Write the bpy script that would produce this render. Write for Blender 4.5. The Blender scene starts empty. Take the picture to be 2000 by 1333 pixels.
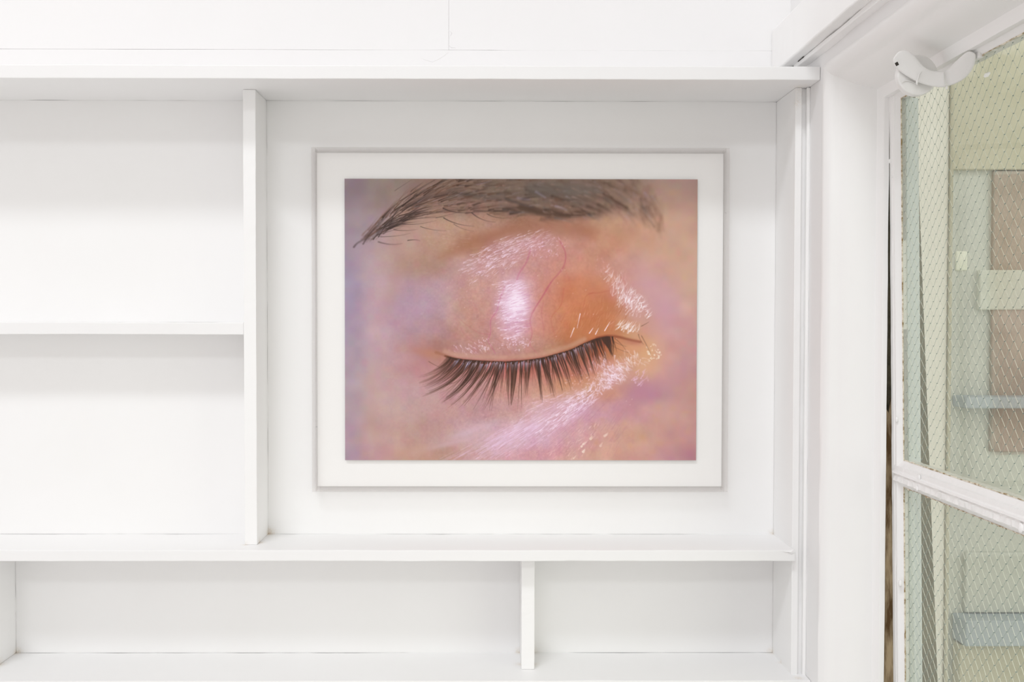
import bpy, bmesh, math, random
import numpy as np
from mathutils import Vector, Matrix, Euler

random.seed(3)
SC = bpy.context.scene
COL = SC.collection
H = 1.5                                    # lens height above the floor
F = 1944.0                                 # focal length in pixels of the 2000 px wide frame

# ------------------------------------------------------------------ camera, world, lamps
cam_data = bpy.data.cameras.new('camera')
cam_data.sensor_width = 36.0
cam_data.lens = F / 2000.0 * 36.0
cam_data.shift_x = 40.0 / 2000.0
cam_data.clip_start = 0.02
cam = bpy.data.objects.new('camera', cam_data)
COL.objects.link(cam)
PITCH, YAW, ROLL = math.atan(42 / F), math.atan(10 / F), 0.00125
Rm = Matrix.Rotation(-YAW, 3, 'Z') @ Matrix.Rotation(math.pi / 2 - PITCH, 3, 'X') @ Matrix.Rotation(ROLL, 3, 'Z')
cam.matrix_world = Matrix.Translation((0, 0, H)) @ Rm.to_4x4()
SC.camera = cam

SC.view_settings.view_transform = 'Standard'
SC.view_settings.look = 'None'
SC.view_settings.gamma = 1.0
SC.view_settings.use_curve_mapping = False
SC.view_settings.exposure = 0.0
SC.cycles.max_bounces = 8
SC.cycles.transparent_max_bounces = 16
SC.cycles.caustics_reflective = False
SC.cycles.caustics_refractive = False

world = bpy.data.worlds.new('world')
SC.world = world
world.use_nodes = True
bg = world.node_tree.nodes['Background']
bg.inputs[0].default_value = (1.0, 0.955, 0.928, 1)
bg.inputs[1].default_value = 0.775

def area_lamp(name, loc, target, sx, sy, power, color):
    d = bpy.data.lights.new(name, 'AREA'); d.shape = 'RECTANGLE'
    d.size = sx; d.size_y = sy; d.energy = power; d.color = color
    o = bpy.data.objects.new(name, d); COL.objects.link(o)
    o.location = loc
    o.rotation_euler = (Vector(target) - Vector(loc)).to_track_quat('-Z', 'Y').to_euler()
    return o
area_lamp('tube_lamp_far', (-2.8, -9.0, H + 5.5), (-0.3, 2.0, H), 3.6, 0.7, 120, (0.93, 0.965, 1.0))
area_lamp('tube_lamp_near', (-2.4, -3.4, H + 7.0), (-0.3, 2.0, H), 3.4, 0.5, 236, (0.93, 0.965, 1.0))

# daylight over the yard, from a hazy bright sky on the window side
sd = bpy.data.lights.new('hazy_daylight', 'SUN'); sd.energy = 0.78; sd.angle = math.radians(50); sd.color = (1.0, 0.985, 0.96)
so = bpy.data.objects.new('hazy_daylight', sd); COL.objects.link(so); so.location = (4, -2, H + 2)
so.rotation_euler = Vector((-1.0, 0.85, -0.30)).to_track_quat('-Z', 'Y').to_euler()

# ------------------------------------------------------------------ helpers
def ray(u, v):
    d = Rm @ Vector(((u - 1000 + 40) / F, -(v - 666.5) / F, -1.0))
    return d
def at(u, v, y):                            # the point of the plane Y = y seen at (u, v): used to read sizes off the photograph
    d = ray(u, v); return d * (y / d.y) + Vector((0, 0, H))
def PX(u, v, y): return at(u, v, y).x
def PZ(u, v, y): return at(u, v, y).z

def tag(o, label=None, cat=None, group=None, kind=None):
    if label: o['label'] = label
    if cat: o['category'] = cat
    if group: o['group'] = group
    if kind: o['kind'] = kind
    return o
def empty(name, loc):
    o = bpy.data.objects.new(name, None); COL.objects.link(o); o.location = loc
    o.empty_display_size = 0.05
    return o
def finish(name, bm, m, parent=None, bevel=0.0, smooth=False, segs=2):
    bmesh.ops.remove_doubles(bm, verts=bm.verts, dist=1e-6)
    bmesh.ops.recalc_face_normals(bm, faces=bm.faces)
    me = bpy.data.meshes.new(name)
    if parent is not None:
        bmesh.ops.translate(bm, verts=bm.verts, vec=-world_loc(parent))
    bm.to_mesh(me); bm.free()
    me.materials.append(m)
    o = bpy.data.objects.new(name, me); COL.objects.link(o)
    if parent is not None: o.parent = parent
    if bevel > 0:
        b = o.modifiers.new('bevel', 'BEVEL'); b.width = bevel; b.segments = segs; b.limit_method = 'ANGLE'; b.angle_limit = 0.6
    if smooth:
        for p in me.polygons: p.use_smooth = True
    return o
def world_loc(o):
    v = Vector((0, 0, 0))
    while o is not None:
        v += Vector(o.location); o = o.parent
    return v
def box(bm, a, b):
    x0, y0, z0 = a; x1, y1, z1 = b
    vs = [bm.verts.new(p) for p in ((x0, y0, z0), (x1, y0, z0), (x1, y1, z0), (x0, y1, z0), (x0, y0, z1), (x1, y0, z1), (x1, y1, z1), (x0, y1, z1))]
    for f in ((0, 3, 2, 1), (4, 5, 6, 7), (0, 1, 5, 4), (1, 2, 6, 5), (2, 3, 7, 6), (3, 0, 4, 7)):
        bm.faces.new([vs[i] for i in f])
    return vs
def wavy_board(bm, a, b, axis, n=70, amp=0.0003, seed=0, yamp=0.0003):
    """a painted board: box cut into n lengths along an axis, its arrises slightly uneven"""
    rs = random.Random(seed)
    a, b = list(a), list(b)
    rings = []
    oth = [i for i in range(3) if i != axis]
    wob = [[0.0] * (n + 1) for _ in range(4)]
    for c in range(4):
        v = 0.0
        for i in range(n + 1):
            v = v * 0.72 + rs.gauss(0, amp) * 0.7
            wob[c][i] = v
    for i in range(n + 1):
        t = i / n; ring = []
        for c, (p, q) in enumerate(((0, 0), (1, 0), (1, 1), (0, 1))):
            co = [0, 0, 0]
            co[axis] = a[axis] + (b[axis] - a[axis]) * t
            co[oth[0]] = (b if p else a)[oth[0]] + wob[c][i] * (yamp / 0.0006)
            co[oth[1]] = (b if q else a)[oth[1]] + wob[c][i]
            ring.append(bm.verts.new(co))
        rings.append(ring)
    for i in range(n):
        for c in range(4):
            bm.faces.new([rings[i][c], rings[i][(c + 1) % 4], rings[i + 1][(c + 1) % 4], rings[i + 1][c]])
    bm.faces.new(rings[0]); bm.faces.new(rings[-1])
def board(name, a, b, m, parent, axis, seed=0, n=70, amp=0.00022, bevel=0.0012):
    bm = bmesh.new(); wavy_board(bm, a, b, axis, n, amp, seed)
    return finish(name, bm, m, parent, bevel)

# ------------------------------------------------------------------ materials
def new_mat(name):
    m = bpy.data.materials.new(name); m.use_nodes = True
    nt = m.node_tree; b = nt.nodes['Principled BSDF']
    return m, nt, b
def paint(name, col=(0.93, 0.928, 0.928), rough=0.42, brush=(1, 1, 1), bump=0.25, scale=60, stains=(), tint_amt=0.03, scuffs=0.0):
    """brushed white gloss paint; stains = list of (x, y, z, radius, strength) of grime in corners, in world metres"""
    m, nt, b = new_mat(name); N = nt.nodes; L = nt.links
    geo = N.new('ShaderNodeNewGeometry')
    mp = N.new('ShaderNodeMapping'); mp.inputs['Scale'].default_value = brush
    L.new(geo.outputs['Position'], mp.inputs[0])
    n1 = N.new('ShaderNodeTexNoise'); n1.inputs['Scale'].default_value = scale; n1.inputs['Detail'].default_value = 5
    L.new(mp.outputs[0], n1.inputs['Vector'])
    n2 = N.new('ShaderNodeTexNoise'); n2.inputs['Scale'].default_value = 7; n2.inputs['Detail'].default_value = 3
    L.new(geo.outputs['Position'], n2.inputs['Vector'])
    n3 = N.new('ShaderNodeTexNoise'); n3.inputs['Scale'].default_value = 420; n3.inputs['Detail'].default_value = 2
    L.new(geo.outputs['Position'], n3.inputs['Vector'])
    add = N.new('ShaderNodeMath'); add.operation = 'MULTIPLY_ADD'; add.inputs[1].default_value = 0.35
    L.new(n3.outputs[0], add.inputs[0]); L.new(n1.outputs[0], add.inputs[2])
    bp = N.new('ShaderNodeBump'); bp.inputs['Strength'].default_value = bump; bp.inputs['Distance'].default_value = 0.0006
    L.new(add.outputs[0], bp.inputs['Height']); L.new(bp.outputs[0], b.inputs['Normal'])
    mix = N.new('ShaderNodeMix'); mix.data_type = 'RGBA'
    mix.inputs[6].default_value = (*col, 1)
    mix.inputs[7].default_value = (col[0] * (1 - tint_amt), col[1] * (1 - tint_amt * 1.1), col[2] * (1 - tint_amt * 1.3), 1)
    L.new(n2.outputs[0], mix.inputs[0])
    out = mix.outputs[2]
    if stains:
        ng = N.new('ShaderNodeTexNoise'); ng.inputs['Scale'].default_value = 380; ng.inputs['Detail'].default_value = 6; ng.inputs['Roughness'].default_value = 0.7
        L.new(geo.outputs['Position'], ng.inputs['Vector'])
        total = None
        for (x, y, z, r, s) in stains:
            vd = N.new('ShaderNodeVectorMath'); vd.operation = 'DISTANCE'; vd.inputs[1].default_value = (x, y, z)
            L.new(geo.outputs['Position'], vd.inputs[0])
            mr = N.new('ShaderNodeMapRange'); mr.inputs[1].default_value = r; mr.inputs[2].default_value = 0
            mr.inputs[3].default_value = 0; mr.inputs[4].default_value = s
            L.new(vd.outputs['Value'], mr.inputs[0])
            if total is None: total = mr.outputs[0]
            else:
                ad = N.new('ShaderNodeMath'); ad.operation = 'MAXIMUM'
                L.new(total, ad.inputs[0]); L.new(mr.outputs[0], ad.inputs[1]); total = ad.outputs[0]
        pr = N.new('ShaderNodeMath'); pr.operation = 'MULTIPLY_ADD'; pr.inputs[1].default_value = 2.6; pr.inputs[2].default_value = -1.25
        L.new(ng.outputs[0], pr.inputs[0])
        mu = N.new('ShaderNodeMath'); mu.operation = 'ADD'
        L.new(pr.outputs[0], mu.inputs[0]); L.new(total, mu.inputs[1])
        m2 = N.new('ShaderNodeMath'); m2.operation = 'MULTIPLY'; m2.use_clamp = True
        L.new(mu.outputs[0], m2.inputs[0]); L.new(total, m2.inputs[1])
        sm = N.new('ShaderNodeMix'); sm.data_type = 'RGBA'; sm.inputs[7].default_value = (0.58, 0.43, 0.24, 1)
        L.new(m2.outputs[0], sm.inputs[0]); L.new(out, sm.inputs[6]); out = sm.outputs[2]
    L.new(out, b.inputs['Base Color'])
    b.inputs['Roughness'].default_value = rough
    return m
def plain(name, col, rough=0.5, metal=0.0):
    m, nt, b = new_mat(name)
    b.inputs['Base Color'].default_value = (*col, 1); b.inputs['Roughness'].default_value = rough; b.inputs['Metallic'].default_value = metal
    return m
def mottled(name, c0, c1, scale=20, rough=0.7, stretch=(1, 1, 1), lo=0.35, hi=0.65, bump=0.3, detail=6):
    m, nt, b = new_mat(name); N = nt.nodes; L = nt.links
    geo = N.new('ShaderNodeNewGeometry'); mp = N.new('ShaderNodeMapping'); mp.inputs['Scale'].default_value = stretch
    L.new(geo.outputs['Position'], mp.inputs[0])
    n = N.new('ShaderNodeTexNoise'); n.inputs['Scale'].default_value = scale; n.inputs['Detail'].default_value = detail; n.inputs['Roughness'].default_value = 0.65
    L.new(mp.outputs[0], n.inputs['Vector'])
    r = N.new('ShaderNodeValToRGB'); r.color_ramp.elements[0].position = lo; r.color_ramp.elements[1].position = hi
    r.color_ramp.elements[0].color = (*c0, 1); r.color_ramp.elements[1].color = (*c1, 1)
    L.new(n.outputs[0], r.inputs[0]); L.new(r.outputs[0], b.inputs['Base Color'])
    bp = N.new('ShaderNodeBump'); bp.inputs['Strength'].default_value = bump; bp.inputs['Distance'].default_value = 0.001
    L.new(n.outputs[0], bp.inputs['Height']); L.new(bp.outputs[0], b.inputs['Normal'])
    b.inputs['Roughness'].default_value = rough
    return m
def clear(name, tint, ior=1.5, rough=0.0, haze=0.0, haze_col=(0.9, 0.88, 0.87)):
    """thin clear sheet: tinted transparency with a Fresnel reflection, optional surface haze"""
    m = bpy.data.materials.new(name); m.use_nodes = True; nt = m.node_tree; N = nt.nodes; L = nt.links
    N.remove(N['Principled BSDF']); out = N['Material Output']
    t = N.new('ShaderNodeBsdfTransparent'); t.inputs[0].default_value = (*tint, 1)
    g = N.new('ShaderNodeBsdfGlossy'); g.inputs['Roughness'].default_value = rough
    fr = N.new('ShaderNodeFresnel'); fr.inputs[0].default_value = ior
    ge = N.new('ShaderNodeNewGeometry'); mr = N.new('ShaderNodeMapRange')      # the far face of the sheet reflects like the near one
    mr.inputs[3].default_value = ior; mr.inputs[4].default_value = 1.0 / ior
    L.new(ge.outputs['Backfacing'], mr.inputs[0]); L.new(mr.outputs[0], fr.inputs[0])
    mx = N.new('ShaderNodeMixShader')
    L.new(fr.outputs[0], mx.inputs[0]); L.new(t.outputs[0], mx.inputs[1]); L.new(g.outputs[0], mx.inputs[2])
    last = mx.outputs[0]
    if haze > 0:
        d = N.new('ShaderNodeBsdfDiffuse'); d.inputs[0].default_value = (*haze_col, 1)
        m2 = N.new('ShaderNodeMixShader'); m2.inputs[0].default_value = haze
        L.new(last, m2.inputs[1]); L.new(d.outputs[0], m2.inputs[2]); last = m2.outputs[0]
    L.new(last, out.inputs[0])
    return m

PRINT_GAIN = 1.03
# ------------------------------------------------------------------ planes of the joinery (metres from the lens)
YB, YT, YM, YD, YJ, YL = 2.044, 1.857, 1.899, 1.944, 1.917, 1.882
XL = -1.75                                  # left end of the shelving, outside the frame
Z_TOP0, Z_TOP1 = PZ(800, 154.5, YT), PZ(800, 128, YT)
Z_M0, Z_M1 = PZ(800, 1097, YM), PZ(800, 1075.5, YM)
Z_L1 = PZ(800, 1275.5, YB)
X_J = PX(1513, 650, YB)
X_W = 0.6205
X_D0, X_D1 = PX(476, 620, YD), PX(500.5, 620, YD)
X_E0, X_E1 = PX(1018.5, 1200, YD), PX(1044, 1200, YD)
X_P = PX(31, 1180, YB)
Z_S0, Z_S1 = PZ(240, 653.5, YD), PZ(240, 630, YD)

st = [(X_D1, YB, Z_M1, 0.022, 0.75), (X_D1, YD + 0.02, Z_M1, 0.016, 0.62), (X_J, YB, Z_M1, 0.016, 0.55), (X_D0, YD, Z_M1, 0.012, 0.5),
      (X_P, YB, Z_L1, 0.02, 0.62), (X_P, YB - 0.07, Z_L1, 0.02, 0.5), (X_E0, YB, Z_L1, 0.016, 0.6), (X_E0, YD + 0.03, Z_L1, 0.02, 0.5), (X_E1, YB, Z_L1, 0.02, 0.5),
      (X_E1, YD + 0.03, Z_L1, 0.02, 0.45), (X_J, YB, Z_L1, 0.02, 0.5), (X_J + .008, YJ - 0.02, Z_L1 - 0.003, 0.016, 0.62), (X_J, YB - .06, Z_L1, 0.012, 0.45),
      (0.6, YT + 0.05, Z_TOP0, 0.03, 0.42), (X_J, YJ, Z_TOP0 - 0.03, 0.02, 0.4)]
M_H = paint('white_gloss_paint_along', col=(0.90, 0.898, 0.90), brush=(0.06, 1, 1), stains=st, bump=0.3)
M_V = paint('white_gloss_paint_upright', brush=(1, 1, 0.06), stains=st, bump=0.22)
M_BACK = paint('white_paint_back_panel', brush=(0.12, 1, 1), bump=0.12, stains=st, rough=0.5)
M_WALL = paint('white_wall_paint', col=(0.87, 0.865, 0.868), bump=0.22, scale=40, rough=0.55, tint_amt=0.02)
M_TRIM = paint('white_moulding_paint', brush=(0.3, 0.3, 0.3), bump=0.25, rough=0.4, col=(0.925, 0.92, 0.918))
M_SASH = paint('white_sash_paint', bump=0.4, scale=90, rough=0.35, tint_amt=0.06)
M_FLOOR = mottled('pale_painted_floor', (0.80, 0.79, 0.775), (0.86, 0.85, 0.835), 8, stretch=(1, .08, 1))

# ------------------------------------------------------------------ room
bm = bmesh.new(); box(bm, (-3.0, -3.5, -0.1), (X_W, 2.3, 0.0))
tag(finish('floor', bm, M_FLOOR), kind='structure')
bm = bmesh.new(); box(bm, (-3.0, YB + 0.012, 0.0), (X_W + 0.16, YB + 0.2, H + 1.7))
wall = tag(finish('wall_back', bm, M_WALL), kind='structure')
# upper wall: two boards over a narrow rail, their joints just readable under the paint
xs, zs = PX(876.5, 50, YB), PZ(900, 98, YB)
def sheet(name, x0, x1, z0, z1, seed):
    bm = bmesh.new(); wavy_board(bm, (x0, YB, z0), (x1, YB + 0.012, z1), 0, 40, 0.0003, seed, 0.0001)
    return finish(name, bm, M_WALL, wall, 0.0005)
sheet('wall_sheet', -3.0, xs - 0.00009, zs + 0.00006, H + 1.7, 1)
sheet('wall_sheet', xs + 0.00009, X_W + 0.16, zs + 0.00006, H + 1.7, 2)
sheet('wall_sheet', -3.0, X_W + 0.16, Z_TOP1 - 0.01, zs - 0.00006, 3)
def ridge(pts, r, name, parent, m):         # a thin raised run of paint
    bm = bmesh.new(); prev = None
    for i, p in enumerate(pts):
        rr = r * (0.35 if i in (0, len(pts) - 1) else 1)
        q = pts[min(i + 1, len(pts) - 1)] - pts[max(i - 1, 0)]
        s = q.normalized().cross(Vector((0, 1, 0))).normalized() * rr
        ring = [bm.verts.new(p + s), bm.verts.new(p + Vector((0, -rr * 0.8, 0))), bm.verts.new(p - s), bm.verts.new(p + Vector((0, rr, 0)))]
        if prev:
            for c in range(4): bm.faces.new([prev[c], prev[(c + 1) % 4], ring[(c + 1) % 4], ring[c]])
        prev = ring
    return finish(name, bm, m, parent, smooth=True)
ridge([at(u, v, YB) for u, v in ((822, 114), (834, 118), (845, 121), (856, 116), (866, 110), (875, 103))], 0.0007, 'paint_ridge', wall, M_WALL)
ridge([at(u, v, YB) for u, v in ((878, 60), (882, 65), (880, 70))], 0.0012, 'paint_ridge', wall, M_WALL)
ridge([at(u, v, YB) for u, v in ((876, 88), (882, 93), (890, 93))], 0.0010, 'paint_ridge', wall, M_WALL)

# right wall with the window opening (Y 0.5..1.84)
WY0, WY1, WZ0, WZ1 = 0.50, 1.840, H - 1.05, H + 0.4686
bm = bmesh.new()
for a, b in (((X_W, WY1, 0), (X_W + 0.16, 2.3, H + 1.7)), ((X_W, -3.5, 0), (X_W + 0.16, WY0, H + 1.7)),
             ((X_W, WY0, WZ1), (X_W + 0.16, WY1, H + 1.7)), ((X_W, WY0, 0), (X_W + 0.16, WY1, WZ0))):
    box(bm, a, b)
tag(finish('wall_right', bm, M_WALL), kind='structure')

# header board along the right wall, above the window
XT = PX(1507, 100, YB)
bm = bmesh.new()
zt0, zt1 = PZ(1507, 146, YB), PZ(1507, 60, YB)
wavy_board(bm, (XT, 0.2, zt0), (X_W - 0.001, YB - 0.0005, zt1), 1, 90, 0.0006, 9)
t1 = tag(finish('trim_1', bm, M_TRIM, None, 0.003), 'thick white painted header board running toward the viewer above the window', kind='structure')
# thin beading under it
bm = bmesh.new()
wavy_board(bm, (X_W - 0.018, 0.2, zt0 - 0.010), (X_W + 0.002, YB - 0.001, zt0 - 0.001), 1, 60, 0.0010, 19)
finish('bead', bm, M_TRIM, t1, 0.002)
# cracks where paint has pulled away below the board
M_CRACK = plain('dark_crack', (0.03, 0.025, 0.02), 0.9)
for k, (ya, yb2) in enumerate(((1.965, 2.035), (1.90, 1.935))):
    bm = bmesh.new(); wavy_board(bm, (X_W - 0.0185, ya, zt0 - 0.0040 + k * .002), (X_W - 0.017, yb2, zt0 - 0.0022 + k * .002), 1, 14, 0.0006, 33 + k)
    finish('crack', bm, M_CRACK, t1)

# ------------------------------------------------------------------ built-in shelving
unit = empty('built_in_shelving', (-0.5, YB, 0.0))
tag(unit, 'white painted built-in wall shelving with five open compartments', 'shelf')
top = board('top_shelf', (XL, YT, Z_TOP0), (X_W - 0.0005, YB, Z_TOP1), M_H, unit, 0, 11, 120)
board('long_shelf', (XL, YM, Z_M0), (X_J + 0.0005, YB, Z_M1), M_H, unit, 0, 12, 120)
board('bottom_shelf', (XL, YL, Z_L1 - 0.024), (X_W - 0.0005, YB, Z_L1), M_H, unit, 0, 13, 120)
board('short_shelf', (XL, YD + 0.001, Z_S0), (X_D0 - 0.0004, YB, Z_S1), M_H, unit, 0, 14, 60)
board('divider', (X_D0, YD, Z_M1), (X_D1, YB, Z_TOP0), M_V, unit, 2, 15, 60)
board('divider', (X_E0, YD, Z_L1), (X_E1, YB, Z_M0), M_V, unit, 2, 16, 30)
board('divider', (X_P - 0.025, YD, Z_L1), (X_P, YB, Z_M0), M_V, unit, 2, 17, 30)
board('divider', (XL - 0.025, YM, Z_L1), (XL, YB, Z_TOP1), M_V, unit, 2, 27, 30)
board('side_panel', (X_J, YJ, 0.02), (X_J + 0.0125, YB, Z_TOP0), M_V, unit, 2, 18, 90, 0.0004)
board('scribe_strip', (X_J + 0.0127, YJ + 0.007, 0.02), (X_W - 0.0005, YB, Z_TOP0), M_V, unit, 2, 20, 90, 0.0004)
board('edge_bead', (X_W - 0.0065, YJ - 0.004, 0.02), (X_W + 0.0004, YJ + 0.0068, Z_TOP0), M_V, unit, 2, 28, 90, 0.0004, 0.0022)
for (x0, x1, z0, z1) in ((XL, X_D0, Z_S1, Z_TOP0), (XL, X_D0, Z_M1, Z_S0), (X_D1, X_J, Z_M1, Z_TOP0), (X_P, X_E0, Z_L1, Z_M0), (X_E1, X_J, Z_L1, Z_M0), (XL, X_P - .025, Z_L1, Z_M0)):
    bm = bmesh.new(); box(bm, (x0, YB - 0.0004, z0), (x1, YB + 0.011, z1)); finish('back_panel', bm, M_BACK, unit)
bm = bmesh.new(); box(bm, (XL, YB - 0.0004, 0.02), (X_J, YB + 0.011, Z_L1 - 0.024)); finish('back_panel', bm, M_BACK, unit)
# lifted flakes of paint
def flake(name, pts, m, parent, lift=0.003, th=0.0012):
    bm = bmesh.new(); rs = random.Random(len(pts))
    c = sum(pts, Vector()) / len(pts)
    a = [bm.verts.new(p) for p in pts]; t = bm.verts.new(c + Vector((0, -lift, 0))); b = bm.verts.new(c + Vector((0, th, 0)))
    for i in range(len(pts)):
        bm.faces.new([a[i], a[(i + 1) % len(pts)], t]); bm.faces.new([a[(i + 1) % len(pts)], a[i], b])
    return finish(name, bm, m, parent)
flake('paint_flake', [at(u, v, YM - 0.0006) for u, v in ((1528, 1078), (1551, 1074), (1554, 1080), (1546, 1084), (1540, 1077))], M_H, unit)
flake('paint_flake', [at(u, v, YL + 0.02) for u, v in ((1577, 1306), (1588, 1298), (1590, 1304), (1586, 1326), (1581, 1330), (1583, 1312))], M_V, unit)

# ---- the printed photograph: one colour per grid vertex, painted with numpy -------------
def paint_print():
    rs = np.random.RandomState(7)
    S = 1.2
    U0, V0, PW, PH = 672.0, 349.0, 689.0, 551.0
    nx, ny = int(PW * S) + 1, int(PH * S) + 1
    cx = U0 + np.arange(nx) / S
    cy = V0 + np.arange(ny) / S
    rows = {
     350: "675:148,130,138 760:156,139,131 850:150,124,112 950:138,118,106 1050:128,112,102 1150:132,112,102 1230:158,132,118 1310:182,152,142 1360:178,148,140",
     375: "675:146,128,138 760:155,135,130 830:150,120,108 900:130,106,94 1000:120,100,90 1100:112,98,90 1180:130,105,92 1240:158,128,114 1310:188,155,140 1360:184,150,141",
     400: "675:150,132,142 740:155,135,133 820:150,120,108 900:142,112,100 1000:128,102,90 1100:118,92,80 1200:155,124,108 1260:172,140,124 1310:192,155,138 1360:188,152,140",
     440: "675:152,136,150 720:160,138,146 800:178,144,132 860:184,148,130 950:176,136,118 1020:160,115,95 1100:176,128,106 1200:192,148,124 1260:200,155,132 1320:203,165,145 1360:198,160,142",
     480: "675:158,142,160 720:175,150,156 790:185,152,142 860:182,146,126 920:166,116,92 980:182,132,128 1050:196,142,140 1120:195,142,128 1180:195,140,116 1260:203,160,140 1310:205,165,145 1360:205,168,150",
     520: "675:158,143,166 730:185,156,160 800:176,142,130 850:170,132,118 900:190,148,150 960:196,146,142 1040:196,142,138 1100:200,140,125 1160:200,142,124 1220:200,150,140 1280:205,158,148 1330:205,165,145 1360:208,168,150",
     560: "675:160,145,170 740:188,158,166 800:178,146,160 860:186,152,164 910:194,146,136 960:197,147,142 1010:210,168,182 1060:200,138,126 1120:202,126,92 1180:198,130,102 1240:200,150,146 1290:206,162,162 1340:208,168,152",
     600: "675:162,143,168 740:188,156,166 800:176,145,168 860:182,150,162 910:192,146,130 960:192,140,136 1010:218,180,202 1060:200,134,116 1120:204,128,88 1180:196,120,80 1240:200,152,140 1290:205,158,166 1350:208,165,155",
     640: "675:162,143,165 740:190,158,168 800:182,148,162 850:178,142,150 900:188,140,128 960:190,140,132 1010:208,160,176 1060:200,136,118 1120:198,126,84 1180:194,122,80 1230:202,148,115 1280:205,155,145 1330:200,152,158 1360:205,160,155",
     680: "675:166,148,166 740:188,156,164 800:184,142,148 850:174,126,116 900:184,136,134 960:184,136,130 1010:190,142,138 1060:184,136,116 1120:172,112,78 1180:176,104,66 1230:205,145,108 1265:215,165,125 1310:205,155,155 1360:195,150,150",
     720: "675:170,150,165 740:190,158,162 800:186,140,145 840:186,132,128 900:188,126,122 1000:182,108,100 1060:190,118,104 1120:184,112,98 1180:202,142,130 1230:215,165,135 1270:216,168,148 1310:198,150,158 1360:195,148,148",
     760: "675:175,155,168 740:192,160,162 800:192,156,162 860:190,145,148 920:190,142,142 1000:194,142,132 1060:200,150,135 1120:202,146,115 1180:198,138,98 1230:190,140,145 1280:186,136,158 1320:198,152,150 1360:195,148,140",
     800: "675:175,153,166 740:190,158,155 800:190,158,155 860:190,148,148 930:190,147,150 1000:196,152,152 1060:206,162,166 1120:206,158,168 1180:200,150,168 1240:200,150,155 1300:205,162,155 1360:197,148,143",
     850: "675:175,148,162 740:190,152,152 800:188,150,142 860:187,147,145 930:200,165,172 1000:210,170,184 1060:210,166,184 1120:205,155,165 1180:208,160,150 1250:208,162,145 1310:200,150,145 1360:193,143,143",
     900: "675:166,140,158 740:188,146,150 800:192,152,135 860:182,142,128 930:192,150,148 1000:205,155,165 1060:205,150,160 1120:206,160,150 1180:208,160,146 1250:205,155,145 1310:193,143,152 1360:182,130,138"}
    pts, cols = [], []
    for y, line in rows.items():
        for it in line.split():
            x, c = it.split(':')
            pts.append((float(x), float(y))); cols.append([float(t) for t in c.split(',')])
    pts = np.array(pts); cols = np.array(cols)
    gx = np.linspace(U0, U0 + PW, 120); gy = np.linspace(V0, V0 + PH, 96)
    GX, GY = np.meshgrid(gx, gy)
    num = np.zeros(GX.shape + (3,)); den = np.zeros(GX.shape)
    for p, c in zip(pts, cols):
        w = np.exp(-(((GX - p[0]) / 36) ** 2 + ((GY - p[1]) / 22) ** 2) / 1.0) + 1e-9
        num += w[..., None] * c; den += w
    low = num / den[..., None]

    def up(a, xs, ys):                                   # bilinear lookup, a on the unit square
        h, w = a.shape[:2]
        fx = np.clip(xs, 0, 1) * (w - 1); fy = np.clip(ys, 0, 1) * (h - 1)
        x0 = np.minimum(fx.astype(int), w - 2); y0 = np.minimum(fy.astype(int), h - 2)
        tx, ty = fx - x0, fy - y0
        if a.ndim == 3: tx, ty = tx[..., None], ty[..., None]
        return (a[y0, x0] * (1 - tx) + a[y0, x0 + 1] * tx) * (1 - ty) + (a[y0 + 1, x0] * (1 - tx) + a[y0 + 1, x0 + 1] * tx) * ty
    X, Y = np.meshgrid(cx, cy)
    XU, YV = (X - U0) / PW, (Y - V0) / PH
    img = up(low, XU, YV)

    def noise(cell, ch=1):
        a = rs.randn(int(PH / cell) + 3, int(PW / cell) + 3, ch)
        sx = lambda t: t
        h, w = a.shape[:2]
        fx = XU * (w - 2); fy = YV * (h - 2)
        x0 = fx.astype(int); y0 = fy.astype(int)
        tx = fx - x0; ty = fy - y0
        tx = (tx * tx * (3 - 2 * tx))[..., None]; ty = (ty * ty * (3 - 2 * ty))[..., None]
        return (a[y0, x0] * (1 - tx) + a[y0, x0 + 1] * tx) * (1 - ty) + (a[y0 + 1, x0] * (1 - tx) + a[y0 + 1, x0 + 1] * tx) * ty

    sharp = np.clip(1 - np.abs(X - 1010) / 330, 0, 1)[..., None]     # depth of field: middle in focus
    img += noise(26) * np.array([3.0, 3.5, 3.0]) + noise(13, 3) * 1.8
    img += noise(5) * np.array([3.0, 3.5, 3.0]) * sharp + noise(2.2) * 3.2 * sharp + noise(1.3, 3) * 1.6

    def blob(x, y, rx, ry, ang, col, a, p=1.0):
        c, s = math.cos(math.radians(ang)), math.sin(math.radians(ang))
        dx, dy = X - x, Y - y
        d = ((dx * c + dy * s) / rx) ** 2 + ((-dx * s + dy * c) / ry) ** 2
        w = (a * np.exp(-d ** p))[..., None]
        img[:] = img * (1 - w) + np.array(col, float) * w

    def stroke(P, w0, w1, col, a, blur=0.6, a1=None):
        P = np.array(P, float)
        if len(P) == 2: P = np.array([P[0], (P[0] + P[1]) / 2, P[1]])
        n = max(4, int(np.abs(np.diff(P, axis=0)).sum() / 7) + 2)
        t = np.linspace(0, 1, n)
        if len(P) == 3:
            Q = np.outer((1 - t) ** 2, P[0]) + np.outer(2 * t * (1 - t), P[1]) + np.outer(t * t, P[2])
        else:                                            # Catmull-Rom through all points
            Pe = np.vstack([2 * P[0] - P[1], P, 2 * P[-1] - P[-2]]); Q = []
            for i in range(len(P) - 1):
                for q in np.linspace(0, 1, 6)[:-1]:
                    a0, b0, c0, d0 = Pe[i:i + 4]
                    Q.append(.5 * (2 * b0 + (c0 - a0) * q + (2 * a0 - 5 * b0 + 4 * c0 - d0) * q * q + (3 * b0 - a0 - 3 * c0 + d0) * q ** 3))
            Q = np.array(Q + [P[-1]]); n = len(Q); t = np.linspace(0, 1, n)
        W = w0 + (w1 - w0) * t
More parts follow.
